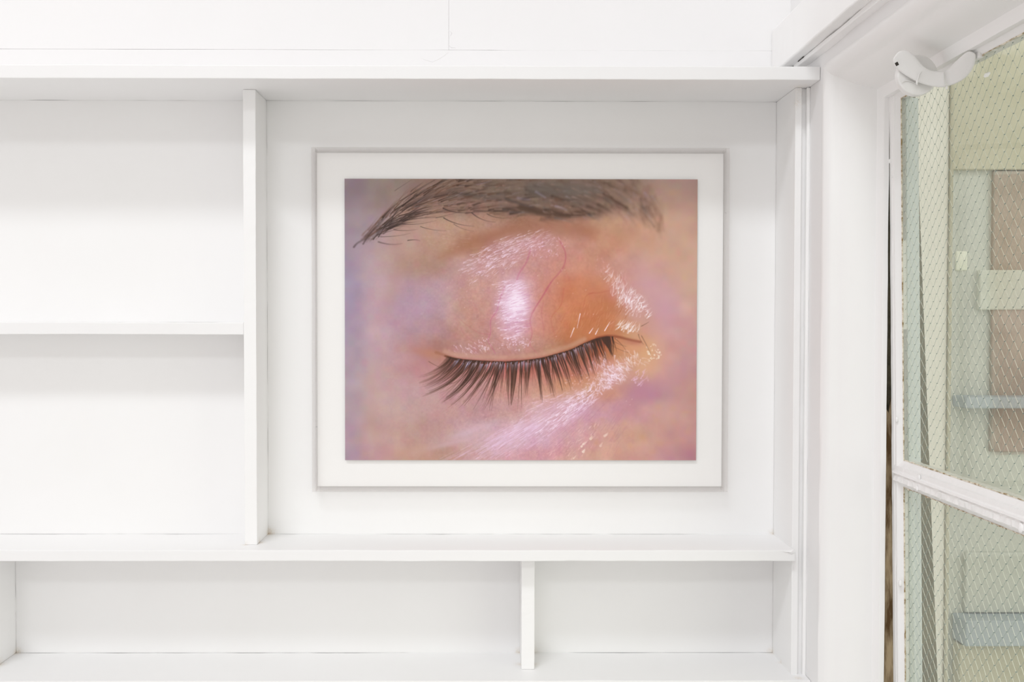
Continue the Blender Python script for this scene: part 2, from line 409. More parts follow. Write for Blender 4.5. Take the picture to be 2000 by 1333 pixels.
        A = a + ((a if a1 is None else a1) - a) * t
        m = max(w0, w1) / 2 + blur * 2 + 1.5
        i0 = max(0, int((Q[:, 0].min() - m - U0) * S)); i1 = min(nx, int((Q[:, 0].max() + m - U0) * S) + 2)
        j0 = max(0, int((Q[:, 1].min() - m - V0) * S)); j1 = min(ny, int((Q[:, 1].max() + m - V0) * S) + 2)
        if i1 <= i0 or j1 <= j0: return
        x = X[j0:j1, i0:i1]; y = Y[j0:j1, i0:i1]
        best = np.zeros(x.shape)
        for k in range(n - 1):
            ax, ay = Q[k]; dx, dy = Q[k + 1] - Q[k]
            L = dx * dx + dy * dy + 1e-9
            q = np.clip(((x - ax) * dx + (y - ay) * dy) / L, 0, 1)
            d = np.hypot(x - ax - q * dx, y - ay - q * dy)
            hw = (W[k] + (W[k + 1] - W[k]) * q) / 2
            aa = A[k] + (A[k + 1] - A[k]) * q
            e = np.clip((hw + blur - d) / (2 * blur), 0, 1)
            best = np.maximum(best, e * e * (3 - 2 * e) * aa * np.minimum(1, (2 * hw / (2 * blur)) ** .5))
        b = best[..., None]
        img[j0:j1, i0:i1] = img[j0:j1, i0:i1] * (1 - b) + np.array(col, float) * b

    def dirs(ang): return math.cos(math.radians(ang)), -math.sin(math.radians(ang))   # up is positive

    # --- soft modelling of the lid, socket and cheek
    stroke([(862, 500), (915, 474), (985, 452), (1070, 443), (1150, 452)], 16, 26, (158, 102, 76), .55, 14)
    blob(960, 462, 60, 10, -22, (152, 98, 72), .35)
    blob(1215, 460, 60, 18, 20, (192, 140, 108), .35)
    stroke([(760, 580), (772, 540), (800, 500), (850, 488)], 22, 14, (170, 130, 112), .35, 18)
    blob(1130, 580, 60, 55, 0, (200, 128, 98), .3)
    blob(1150, 635, 50, 22, -25, (186, 112, 72), .4)
    blob(1215, 600, 40, 12, 20, (178, 108, 72), .45)
    blob(1270, 560, 26, 60, 150, (206, 160, 172), .5)
    blob(1300, 620, 24, 60, 10, (206, 158, 176), .45)
    blob(1268, 700, 26, 45, 0, (220, 172, 128), .5)
    blob(1250, 765, 35, 22, 140, (186, 128, 156), .55)
    blob(1175, 765, 30, 14, -30, (196, 128, 82), .5)
    blob(1120, 745, 60, 12, -12, (200, 136, 100), .5)
    blob(836, 690, 34, 10, 12, (186, 128, 96), .7)
    blob(822, 700, 25, 30, 0, (182, 126, 140), .3)
    blob(1040, 830, 130, 22, -32, (220, 184, 212), .45)
    blob(1135, 800, 60, 14, -38, (212, 168, 200), .5)
    blob(920, 842, 60, 8, -20, (214, 186, 205), .45)
    blob(885, 865, 70, 5, -14, (206, 172, 185), .5)
    blob(812, 880, 40, 10, -10, (196, 160, 140), .3)
    for k in range(26):
        blob(rs.uniform(690, 860), rs.uniform(700, 890), rs.uniform(8, 16), rs.uniform(8, 18), 0, (184, 144, 128) if k % 2 else (198, 164, 168), .2)
    for k in range(40):
        blob(rs.uniform(1150, 1350), rs.uniform(790, 895), rs.uniform(3, 9), rs.uniform(3, 8), 0, (206, 156, 118) if k % 2 else (204, 146, 138), .25)

    # --- veins
    vc = (182, 84, 106)
    stroke([(1092, 470), (1103, 495), (1098, 522), (1075, 550), (1058, 578), (1042, 604), (1034, 625), (1038, 650), (1034, 672), (1050, 692)], 2.6, 1.6, vc, .52, 1.5)
    stroke([(1075, 550), (1050, 592), (1036, 612)], 3, 2, vc, .4, 2)
    stroke([(1034, 488), (1026, 512), (1010, 538), (1009, 560), (1018, 578), (1030, 592)], 3, 1.6, (186, 88, 122), .5, 1.6)
    stroke([(984, 560), (974, 586), (969, 606), (957, 625), (957, 648), (952, 664), (958, 676), (966, 690)], 2, 1.4, (186, 86, 128), .6, 1.2)
    stroke([(957, 653), (936, 650), (915, 638), (896, 622)], 1.6, .8, vc, .4, 1.3)
    stroke([(915, 588), (926, 594), (931, 612), (930, 625)], 1.4, .7, vc, .3, 1.3)
    stroke([(898, 640), (908, 655), (925, 668), (948, 676)], 1.6, .8, vc, .3, 1.6)
    stroke([(1100, 562), (1094, 596), (1076, 618), (1078, 640), (1086, 662)], 1.8, .8, (190, 92, 78), .5, 1.3)
    stroke([(1060, 590), (1056, 610), (1060, 640), (1060, 658)], 1.3, .8, vc, .45, 1)
    stroke([(1158, 570), (1143, 578), (1138, 600), (1132, 622), (1134, 640)], 1.6, .8, (180, 84, 60), .45, 1.3)
    stroke([(1150, 572), (1168, 571), (1190, 567), (1212, 572)], 2.4, 1.4, (178, 84, 66), .45, 2)
    stroke([(1100, 520), (1112, 548), (1118, 575)], 1.6, .8, (190, 92, 84), .35, 1.5)
    stroke([(1060, 560), (1085, 590), (1100, 598), (1118, 590)], 1.2, .8, (190, 92, 84), .3, 1.2)
    stroke([(1212, 540), (1222, 552), (1220, 568)], 3, 2, (188, 96, 92), .4, 2.5)
    stroke([(966, 660), (985, 672), (996, 690)], 1.5, .9, (180, 100, 80), .5, 1.4)
    stroke([(1130, 622), (1160, 616), (1200, 606), (1238, 612)], 3, 2, (176, 100, 70), .35, 3)
    for k in range(60):
        x, y = rs.uniform(885, 1150), rs.uniform(560, 685)
        a = rs.uniform(0, 360); c, s = dirs(a); L = rs.uniform(8, 26)
        stroke([(x, y), (x + c * L * .5 + rs.randn() * 4, y + s * L * .5 + rs.randn() * 4), (x + c * L, y + s * L)], 1.3, .6, (186, 92, 96), .22, 1.1)

    # --- eyebrow: under-shade then hairs following the sweep of the brow
    stroke([(985, 405), (1050, 412), (1110, 418), (1165, 415)], 10, 16, (92, 70, 58), .55, 9)
    stroke([(1040, 375), (1100, 382), (1160, 385), (1215, 392)], 16, 12, (108, 92, 82), .5, 12)
    stroke([(890, 375), (950, 385), (1010, 378), (1060, 372)], 12, 16, (112, 96, 86), .5, 9)
    stroke([(775, 415), (815, 385), (860, 372), (900, 372)], 6, 14, (112, 84, 72), .55, 8)
    def hair_angle(x):
        return np.interp(x, [700, 740, 790, 840, 900, 960, 1040, 1100, 1160, 1220, 1265, 1300], [42, 46, 36, 27, 14, 8, -2, -14, -26, -38, -55, -72])
    def brow_y(x):
        lo = np.interp(x, [700, 740, 780, 830, 900, 950, 1000, 1060, 1130, 1190, 1240, 1290], [474, 458, 434, 416, 410, 410, 420, 428, 432, 420, 428, 458])
        hi = np.interp(x, [700, 740, 790, 840, 870, 1200, 1250, 1300], [462, 424, 378, 350, 340, 338, 352, 395])
        return hi, lo
    stroke([(880, 352), (960, 356), (1050, 352), (1150, 356), (1230, 366)], 22, 20, (136, 110, 94), .45, 12)
    cl = rs.rand(40, 60)
    def clumpy(x, y):
        return float(cl[int((y - 330) / 5.5) % 40, int((x - 700 + (y - 350) * .8) / 17) % 60])
    for k in range(700):
        x = rs.uniform(716, 1296); hi, lo = brow_y(x)
        f = rs.beta(1.3, 1.0) if x > 950 else rs.rand()
        y = hi + (lo - hi) * f
        a = hair_angle(x) + rs.randn() * (5 if x < 880 else 9) - (f - .5) * (26 if x < 900 else 4)
        L = rs.uniform(24, 62) if x < 900 else rs.uniform(16, 40)
        c, s = dirs(a); c2, s2 = dirs(a - rs.uniform(4, 16)); y += rs.randn() * 3
        bl = float(np.interp(x, [716, 745, 800, 870, 960, 1080, 1200, 1300], [2.2, 1.2, .6, .9, 2.2, 3.4, 4.2, 4.6]))
        if x > 960 and k % 5 < 2: continue
        al = float(np.interp(x, [716, 760, 880, 1000, 1150, 1230, 1300], [.2, .55, .66, .6, .58, .4, .22])) * rs.uniform(.4, 1.2)
        al *= .35 + 1.1 * clumpy(x, y)
        if x > 920 and f < .45: al *= .75
        if 960 < x < 1170 and f > .7: al *= 1.25
        g = rs.rand()
        col = (58, 40, 32) if g < .52 else ((98, 64, 48) if g < .92 else (92, 86, 86))
        w = rs.uniform(.9, 1.6) * (1 + bl * .75)
        stroke([(x - c * L / 2, y - s * L / 2), (x, y + s), (x + c2 * L / 2, y + s2 * L / 2)], w, w * .6, col, min(al, .92), bl, al * .3)
    for P, w, al, bl, col in [
        ([(880, 376), (925, 380), (975, 389)], 9, .5, 5, (84, 72, 66)), ([(1014, 402), (1051, 413), (1105, 420), (1134, 413)], 11, .8, 5, (76, 54, 42)),
        ([(1080, 414), (1120, 424), (1150, 416)], 6, .6, 4, (70, 48, 36)), ([(924, 411), (966, 413), (1004, 410)], 3.4, .7, 2.2, (72, 52, 44)),
        ([(1178, 379), (1198, 389), (1221, 405)], 7, .7, 4, (82, 56, 44)), ([(1222, 366), (1262, 388), (1287, 418), (1285, 448)], 8, .45, 6, (112, 76, 60)),
        ([(1248, 410), (1264, 424), (1276, 441)], 4.5, .5, 3.5, (112, 82, 66)), ([(1130, 385), (1165, 398), (1190, 412)], 8, .5, 5, (96, 74, 62)),
        ([(1040, 368), (1090, 366), (1160, 372)], 26, .5, 10, (112, 104, 98)), ([(792, 402), (842, 382), (882, 376)], 8, .6, 4, (74, 54, 48)),
        ([(1150, 356), (1200, 362), (1240, 376)], 7, .45, 6, (108, 84, 70)), ([(985, 386), (1010, 398), (1040, 404)], 5, .55, 3, (80, 70, 68)),
        ([(1195, 412), (1225, 424), (1250, 430)], 12, .4, 7, (186, 146, 130)), ([(1045, 374), (1054, 379), (1063, 385)], 5, .55, 3, (164, 154, 176)),
        ([(1084, 402), (1094, 404), (1104, 409)], 5, .6, 3, (156, 142, 158)), ([(1010, 386), (1020, 388), (1032, 389)], 5, .45, 3, (158, 150, 178)),
        ([(930, 360), (945, 356), (958, 352)], 3, .5, 2, (160, 140, 150)), ([(940, 396), (975, 392), (1010, 400)], 6, .5, 4, (158, 124, 110)),
        ([(1145, 360), (1160, 362), (1172, 366)], 6, .35, 4, (164, 146, 142))]:
        stroke(P, w, w * .7, col, al, bl)
    for k in range(200):
        x = rs.uniform(800, 1280); hi, lo = brow_y(x); y = rs.uniform(hi, lo)
        c, s = dirs(hair_angle(x) + rs.randn() * 9); L = rs.uniform(10, 30)
        bl = float(np.interp(x, [800, 1000, 1280], [.7, 1.6, 3]))
        stroke([(x, y), (x + c * L, y + s * L)], 1.3 + bl * .8, 1, ((184, 146, 130), (172, 134, 120), (160, 142, 150))[k % 3], .38, bl, .05)
    for k in range(44):                                    # loose strands of the tail
        x = rs.uniform(742, 800); y = np.interp(x, [742, 800], [452, 418]) + rs.uniform(-4, 6)
        a = rs.uniform(8, 42); c, s = dirs(a); c2, s2 = dirs(a - 22); L = rs.uniform(30, 70)
        stroke([(x, y), (x + c * L * .5, y + s * L * .5), (x + c * L * .5 + c2 * L * .5, y + s * L * .5 + s2 * L * .5)], 1.7, .6, (62, 46, 42), .7, .8, .1)
    H = [((708, 476), (735, 430), (790, 400), 2.4, 2), ((738, 462), (762, 420), (800, 388), 2.2, 1), ((750, 440), (790, 405), (850, 372), 1.8, .8),
         ((735, 460), (765, 418), (812, 425), 1.6, 1), ((757, 440), (785, 424), (867, 424), 2.0, .7), ((782, 437), (815, 440), (850, 430), 1.3, .6),
         ((820, 442), (842, 450), (870, 450), 1.2, .6), ((865, 425), (890, 440), (924, 441), 1.8, .7), ((920, 415), (938, 432), (966, 433), 1.8, 1),
         ((950, 417), (965, 427), (995, 425), 1.6, 1.2), ((864, 406), (885, 418), (925, 414), 2.2, 1), ((768, 448), (790, 452), (814, 447), 1.5, .9),
         ((795, 469), (812, 466), (819, 470), 1.6, .8), ((690, 482), (702, 464), (728, 467), 3, 2.4), ((728, 467), (745, 440), (770, 425), 2.2, 1.2),
         ((738, 472), (762, 480), (784, 475), 2, 1.6), ((885, 437), (900, 448), (925, 451), 1, .7), ((850, 425), (880, 418), (897, 413), 1, .7),
         ((763, 432), (770, 408), (792, 397), 2.0, .7), ((800, 380), (830, 358), (860, 346), 1.2, .7), ((780, 392), (815, 372), (850, 350), 1.3, .7),
         ((770, 372), (800, 352), (812, 345), .9, 1.4), ((735, 458), (760, 452), (785, 442), 1.6, 1.1), ((742, 462), (775, 462), (800, 455), 1.3, 1)]
    for a0, b0, c0, w, bl in H: stroke([a0, b0, c0], w, w * .5, (58, 44, 42), .8, bl, .35)

    # --- glossy skin: strokes of light
    def gloss(n, x0, y0, rx, ry, rot, ang, da, L0, L1, w, col=(242, 220, 244), a=.8, gx=1.0, fan=None):
        c, s = math.cos(math.radians(rot)), -math.sin(math.radians(rot))
        for k in range(n):
            r = rs.rand() ** .6 * gx; th = rs.uniform(0, 2 * math.pi)
            p, q = r * math.cos(th) * rx, r * math.sin(th) * ry
            x = x0 + p * c - q * s * -1 * -1; y = y0 + p * s + q * c
            aa = ang + rs.randn() * da
            if fan is not None: aa = math.degrees(math.atan2(-(fan[1] - y), fan[0] - x)) + rs.randn() * da
            dx, dy = dirs(aa); L = rs.uniform(L0, L1)
            al = a * rs.uniform(.35, 1) * (1.15 - r * .5)
            j = rs.randn() * L * .07
            stroke([(x - dx * L / 2, y - dy * L / 2), (x + j, y - j), (x + dx * L / 2, y + dy * L / 2)], w * rs.uniform(.6, 1.4), w * .5, col, min(al, 1), .75, al * .5)
    blob(990, 492, 95, 26, -22, (208, 164, 176), .35)
    gloss(330, 988, 490, 95, 27, 22, 24, 6, 5, 18, 1.15, (246, 224, 246), .85)
    gloss(80, 960, 515, 60, 26, 30, 35, 10, 4, 14, 1.4)
    gloss(70, 1065, 480, 40, 22, 0, 40, 50, 2, 6, 1.6, (240, 205, 232), .7)
    gloss(50, 930, 560, 60, 30, 0, 30, 60, 1, 3, 1.4, (232, 200, 214), .5)
    blob(1002, 600, 34, 58, 4, (226, 184, 218), .6, 1.5)
    blob(1006, 590, 20, 26, 0, (250, 236, 252), .85, 1.4)
    gloss(230, 1002, 604, 34, 60, 0, 14, 9, 5, 18, 1.6, (250, 232, 252), .85)
    gloss(60, 1008, 668, 32, 16, 0, 40, 60, 2, 5, 2, (246, 220, 246), .75)
    gloss(60, 1000, 555, 38, 10, 0, 14, 9, 6, 22, 1.4, (246, 225, 246), .8)
    for k in range(50):
        x, y = rs.uniform(975, 1030), rs.uniform(565, 650); c, s = dirs(14 + rs.randn() * 8)
        stroke([(x, y), (x + c * 12, y + s * 12)], 1, .6, (196, 120, 168), .5, .6)
    blob(1228, 590, 52, 20, 56, (220, 176, 186), .55)
    gloss(130, 1218, 575, 62, 17, -54, 70, 18, 5, 16, 1.7, (250, 235, 244), .85)
    gloss(60, 1250, 590, 34, 10, -55, 50, 25, 5, 13, 2.0, (252, 240, 248), .9)
    gloss(46, 1190, 530, 42, 24, -40, 85, 25, 3, 10, 1.1, (240, 210, 224), .6)
    gloss(42, 1222, 636, 34, 8, -12, 52, 10, 6, 16, 2.2, (250, 236, 240), .9)
    gloss(70, 1165, 610, 60, 28, 20, 66, 10, 5, 15, 1.0, (240, 200, 180), .5)
    for P in [((1132, 612), (1126, 640)), ((1120, 640), (1113, 658)), ((1150, 650), (1157, 640)), ((1162, 652), (1168, 640)), ((1180, 645), (1190, 628))]:
        stroke(P, 2, 1, (252, 228, 238), .9, .7)
    gloss(40, 915, 682, 45, 12, 0, -52, 10, 4, 9, 1.5, (240, 208, 226), .75)
    gloss(26, 945, 672, 20, 12, 0, -40, 40, 2, 6, 2, (246, 220, 236), .8)
    blob(1196, 738, 36, 20, -40, (218, 176, 196), .5)
    gloss(120, 1200, 732, 34, 20, 40, -32, 30, 5, 14, 2.0, (248, 228, 246), .85)
    gloss(50, 1230, 705, 34, 20, 0, -60, 25, 4, 12, 2, (248, 232, 236), .75)
    gloss(30, 1275, 690, 16, 18, 0, 0, 90, 1, 4, 3.2, (252, 240, 226), .8)
    gloss(60, 1180, 715, 30, 24, 0, -70, 25, 5, 14, 1.7, (240, 214, 236), .7)
    gloss(110, 1150, 772, 52, 18, 34, 62, 35, 5, 14, 1.9, (246, 222, 246), .8)
    gloss(70, 1140, 745, 46, 20, 10, 30, 60, 2, 6, 1.5, (244, 214, 226), .65)
    gloss(25, 1252, 735, 20, 14, 40, 60, 20, 5, 11, 2.2, (240, 200, 240), .7)
    gloss(420, 1045, 832, 135, 34, 30, 0, 4, 8, 34, 1.2, (240, 214, 240), .66, fan=(1300, 668))
    gloss(160, 960, 868, 110, 22, 22, 0, 4, 16, 52, 1.5, (226, 194, 222), .42, fan=(1300, 668))
    gloss(130, 1110, 800, 80, 20, 34, 0, 7, 5, 18, 2.0, (250, 230, 250), .8, fan=(1300, 668))
    gloss(60, 1080, 780, 60, 12, 12, 12, 8, 5, 14, 1.4, (238, 206, 226), .6)
    gloss(60, 1120, 870, 70, 26, 40, 0, 12, 3, 12, 1.6, (244, 214, 214), .6, fan=(1300, 668))
    gloss(8, 1150, 870, 50, 24, 40, 50, 15, 5, 8, 4, (250, 236, 222), .8)
    gloss(60, 880, 470, 60, 22, 0, -6, 8, 3, 10, .9, (226, 200, 196), .5)
    for k in range(190):                                   # fine creases between the strokes of light
        x, y = rs.uniform(880, 1210), rs.uniform(755, 898)
        if y < 900 - (x - 860) * .5: continue
        aa = math.atan2(y - 668, 1300 - x) + rs.randn() * .06; L = rs.uniform(12, 40)
        stroke([(x, y), (x + math.cos(aa) * L, y - math.sin(aa) * L)], 1.1, .6, (176, 118, 132), .32, .8)
    for k in range(120):
        x, y = rs.uniform(1080, 1230), rs.uniform(600, 668)
        if y > 690 - (x - 1050) * .28: continue
        c, s = dirs(62 + rs.randn() * 8); L = rs.uniform(8, 24)
        stroke([(x, y), (x + c * L, y + s * L)], 1.3, .7, (172, 92, 52), .28, 1)
    for k in range(40):
        x, y = rs.uniform(900, 1260), rs.uniform(520, 890)
        blob(x, y, .8, .8, 0, (248, 226, 228), .55)

    # --- lash line, lid rim and corner
    LX = [850, 868, 885, 905, 940, 985, 1020, 1055, 1085, 1115, 1140, 1165, 1185, 1205, 1230, 1250]
    LY = [688, 694, 699, 702, 704.5, 706, 703.5, 699, 691, 682, 670, 660, 656, 657, 663, 667]
    rim = list(zip(LX, LY))
    stroke([(x, y - 8) for x, y in rim[1:11]], 9, 9, (202, 160, 138), .5, 4)
    stroke([(x, y + 9) for x, y in rim[2:13]], 16, 16, (150, 62, 48), .62, 7)
    stroke([(x, y + 1) for x, y in rim[1:13]], 3.4, 3.4, (88, 42, 26), .85, 1.8)
    stroke([(x, y) for x, y in rim[11:]], 5, 4, (132, 66, 44), .8, 2.6)
    stroke([(x, y) for x, y in rim[:3]], 5, 3, (150, 92, 66), .6, 3)
    blob(1235, 668, 18, 6, 8, (170, 96, 84), .5)
    blob(1160, 690, 26, 9, -35, (160, 74, 62), .45)
    blob(1240, 680, 20, 8, 0, (214, 150, 122), .5)
    TX = [872, 900, 925, 945, 960, 975, 990, 1005, 1025, 1045, 1065, 1085, 1105, 1130, 1150, 1170, 1192]
    TU = [822, 826, 852, 872, 902, 946, 990, 1000, 1020, 1054, 1084, 1110, 1132, 1150, 1165, 1186, 1206]
    TV = [732, 762, 790, 799, 796, 794, 801, 796, 786, 780, 774, 764, 750, 736, 722, 706, 692]
    clump = np.array([858, 880, 897, 912, 930, 948, 963, 978, 990, 1003, 1017, 1030, 1046, 1060, 1076, 1090, 1104, 1118, 1132, 1144, 1156, 1168, 1180])
    cf = rs.uniform(.84, 1.1, len(clump)); co_ = rs.randn(len(clump)) * 3
    for k in range(300):
        rx = rs.uniform(872, 1196); ry = float(np.interp(rx, LX, LY)) + 1
        tx0 = rx + rs.randn() * 5 if rs.rand() < .3 else clump[np.argmin(np.abs(clump - rx))] + co_[np.argmin(np.abs(clump - rx))] + rs.randn() * .9
        f = rs.uniform(.9, 1.06) * cf[np.argmin(np.abs(clump - rx))] if rs.rand() < .66 else rs.uniform(.35, .8)
        tx = float(np.interp(tx0, TX, TU)); ty = float(np.interp(tx0, TX, TV))
        tx = rx + (tx - rx) * f; ty = ry + (ty - ry) * f
        dx, dy = tx - rx, ty - ry
        q_ = float(np.interp(rx, [870, 930, 985, 1020, 1060, 1190], [.42, .30, .45, .5, .62, .5])); p_ = float(np.interp(rx, [870, 930, 985, 1020, 1060, 1190], [.85, .66, .5, .5, .45, .62]))
        cxm, cym = rx + dx * q_ + rs.randn() * 2.2, ry + dy * p_ + rs.randn() * 2
        bl = float(np.interp(rx, [870, 910, 950, 1150, 1190], [2.0, 1.3, .8, .75, .7]))
        al = float(np.interp(rx, [870, 910, 950, 1190], [.5, .68, .86, .84]))
        col = (56, 34, 26) if k % 3 else (74, 46, 32)
        stroke([(rx, ry), (cxm, cym), (tx, ty)], 2.2, .5, col, al, bl * .85, al * .5)
    for k in range(110):                                   # fine crossing lashes
        rx = rs.uniform(880, 1190); ry = float(np.interp(rx, LX, LY)) + 1
        tx = float(np.interp(rx, TX, TU)); ty = float(np.interp(rx, TX, TV)); f = rs.uniform(.35, .95)
        dx = (tx - rx) * f + rs.randn() * 7; dy = (ty - ry) * f
        stroke([(rx, ry), (rx + dx * .4 + rs.randn() * 3, ry + dy * .6), (rx + dx, ry + dy)], 1.3, .4, (66, 40, 30), .75, .6, .3)
    for k in range(170):                                   # cool light caught near the roots
        rx = rs.uniform(885, 1165); ry = float(np.interp(rx, LX, LY)) + rs.uniform(1, 8)
        lean = float(np.interp(rx, [885, 960, 1030, 1160], [-.8, -.25, -.02, .45]))
        L = rs.uniform(6, 20)
        stroke([(rx, ry), (rx + lean * L, ry + L)], 1.3, .7, (176, 172, 214) if k % 2 else (206, 180, 196), .62, .7, .2)
    for P in [((1170, 657), (1180, 672), (1196, 690)), ((1184, 656), (1196, 668), (1222, 676)), ((1200, 660), (1215, 672), (1222, 684)),
              ((1176, 660), (1198, 680), (1226, 688)), ((1252, 636), (1260, 632), (1266, 628)), ((1252, 655), (1262, 672), (1270, 690)), ((1246, 652), (1248, 662), (1256, 672)),
              ((836, 706), (852, 716), (862, 718)), ((868, 752), (890, 748), (898, 740)), ((905, 745), (925, 742), (940, 728))]:
        stroke(P, 1.3, .6, (84, 54, 40), .7, .9)
    img[:] = np.clip(img, 0, 255)
    return nx, ny, img

# ------------------------------------------------------------------ the framed print
art = empty('framed_photograph', (PX(1016, 625, YB), YB, PZ(1016, 961, 2.02)))
tag(art, 'close-up colour photograph of a closed eye floating in a clear acrylic box frame', 'picture')
M_ACR = clear('clear_acrylic', (1.0, 0.998, 0.995), 1.22, 0.02)
M_EDGE = clear('acrylic_edge', (0.995, 0.99, 0.988), 1.12, 0.08, 0.16, (0.85, 0.82, 0.81))
M_MOUNT = plain('mount_board', (0.94, 0.936, 0.935), 0.75)
YF = 2.010                                  # front of the acrylic box
ax0, ax1 = PX(608.8, 625, YF), PX(1423.5, 625, YF)
az1, az0 = PZ(1016, 288.5, YF), PZ(1016, 961.5, YF)
T = 0.0072
bm = bmesh.new(); box(bm, (ax0 + T, 2.0335, az0 + T), (ax1 - T, YB - 0.0015, az1 - T)); finish('mount_board', bm, M_MOUNT, art, 0.0006)
for a, b in (((ax0, YF, az0), (ax0 + T, YB - 0.001, az1)), ((ax1 - T, YF, az0), (ax1, YB - 0.001, az1)),
             ((ax0 + T, YF, az1 - T), (ax1 - T, YB - 0.001, az1)), ((ax0 + T, YF, az0), (ax1 - T, YB - 0.001, az0 + T))):
    bm = bmesh.new(); box(bm, a, b); finish('acrylic_side', bm, M_EDGE, art, 0.0005)
bm = bmesh.new(); box(bm, (ax0 + T + 0.0002, YF, az0 + T + 0.0002), (ax1 - T - 0.0002, YF + 0.003, az1 - T - 0.0002)); finish('acrylic_front', bm, M_ACR, art)
M_PIN = plain('pin_metal', (0.3, 0.3, 0.33), 0.4, 0.8)
for (u, v) in ((619, 834), (1417.5, 416)):
    c = at(u, v, YF + 0.010); bm = bmesh.new()
    bmesh.ops.create_cone(bm, cap_ends=True, segments=10, radius1=0.0008, radius2=0.0008, depth=0.003, matrix=Matrix.Translation(c) @ Matrix.Rotation(math.pi / 2, 4, 'X'))
    finish('pin', bm, M_PIN, art)
# the print: a fine grid, one painted colour per vertex
YPR = 2.0275
px0, px1 = PX(673.5, 625, YPR), PX(1361, 625, YPR)
pz1, pz0 = PZ(1016, 350, YPR), PZ(1016, 899.5, YPR)
nx, ny, img = paint_print()
gx, gz = np.meshgrid(np.linspace(px0, px1, nx), np.linspace(pz1, pz0, ny))
co = np.stack([gx, np.full_like(gx, YPR), gz], -1).reshape(-1, 3)
aw = world_loc(art); co = co - np.array([aw.x, aw.y, aw.z])
idx = np.arange(nx * ny).reshape(ny, nx)
q = np.stack([idx[1:, :-1], idx[1:, 1:], idx[:-1, 1:], idx[:-1, :-1]], -1).reshape(-1, 4)
me = bpy.data.meshes.new('print')
me.vertices.add(len(co)); me.vertices.foreach_set('co', co.astype(np.float32).ravel())
me.loops.add(q.size); me.loops.foreach_set('vertex_index', q.astype(np.int32).ravel())
me.polygons.add(len(q)); me.polygons.foreach_set('loop_start', np.arange(0, q.size, 4, dtype=np.int32))
me.update(calc_edges=True)
ca = me.color_attributes.new('print_colour', 'FLOAT_COLOR', 'POINT')
lin = np.clip(img / 255.0 * PRINT_GAIN, 0, 1)
lin = np.where(lin <= 0.04045, lin / 12.92, ((lin + 0.055) / 1.055) ** 2.4)
rgba = np.ones((nx * ny, 4), np.float32); rgba[:, :3] = lin.reshape(-1, 3)
ca.data.foreach_set('color', rgba.ravel())
M_PRINT, nt, b = new_mat('photographic_print')
at_n = nt.nodes.new('ShaderNodeVertexColor'); at_n.layer_name = 'print_colour'
nt.links.new(at_n.outputs[0], b.inputs['Base Color']); b.inputs['Roughness'].default_value = 0.45
b.inputs['Specular IOR Level'].default_value = 0.15
me.materials.append(M_PRINT)
pr = bpy.data.objects.new('print', me); COL.objects.link(pr); pr.parent = art
bm = bmesh.new(); box(bm, (px0, YPR + 0.0002, pz0), (px1, YPR + 0.0022, pz1)); finish('print_backing', bm, M_MOUNT, art)
bm = bmesh.new(); box(bm, (px0 + 0.02, YPR + 0.0022, pz0 + 0.02), (px1 - 0.02, 2.0335, pz1 - 0.02)); finish('spacer', bm, M_MOUNT, art)

# ------------------------------------------------------------------ window in the right wall
win = empty('window_1', (0.70, 1.17, WZ0))
tag(win, 'old white painted window with wired glass standing ajar in the right wall', kind='structure')
prof = [(0.0, X_W - 0.0015), (0.004, X_W - 0.003), (0.010, X_W - 0.001), (0.016, X_W + 0.003), (0.0205, X_W + 0.006), (0.024, X_W + 0.011), (0.0265, X_W + 0.017), (0.0300, X_W + 0.0215), (0.034, X_W + 0.026), (0.039, X_W + 0.033), (0.045, X_W + 0.045), (0.050, X_W + 0.058),
        (0.0535, X_W + 0.068), (0.0550, X_W + 0.0735), (0.056, X_W + 0.0770), (0.0595, X_W + 0.0785), (0.068, X_W + 0.0815), (0.0735, X_W + 0.083), (0.0745, X_W + 0.086), (0.0745, X_W + 0.092), (0.004, X_W + 0.092)]
def frame_loop(bm, prof, y0, y1, z0, z1, n=40, wob=0.0, seed=1):
    """a mitred rectangular moulding; prof = (inset, X)"""
    rs = random.Random(seed)
    cs = [lambda s: (y1 - s, z1 - s), lambda s: (y0 + s, z1 - s), lambda s: (y0 + s, z0 + s), lambda s: (y1 - s, z0 + s)]
    rings = []
    for k in range(4):
        for i in range(n):
            t = i / n; ring = []
            for s, x in prof:
                a, b2 = cs[k](s), cs[(k + 1) % 4](s)
                j = rs.gauss(0, wob)
                ring.append(bm.verts.new((x + j, a[0] + (b2[0] - a[0]) * t, a[1] + (b2[1] - a[1]) * t + (rs.gauss(0, wob) if 0 < i else 0))))
            rings.append(ring)
    m = len(prof)
    for i in range(len(rings)):
        r0, r1 = rings[i], rings[(i + 1) % len(rings)]
        for c in range(m):
            bm.faces.new([r0[c], r0[(c + 1) % m], r1[(c + 1) % m], r1[c]])
bm = bmesh.new(); frame_loop(bm, prof, WY0, WY1, WZ0, WZ1, 30, 0.00018)
arch = finish('architrave', bm, M_TRIM, win, smooth=True)
es = arch.modifiers.new('split', 'EDGE_SPLIT'); es.split_angle = math.radians(38)

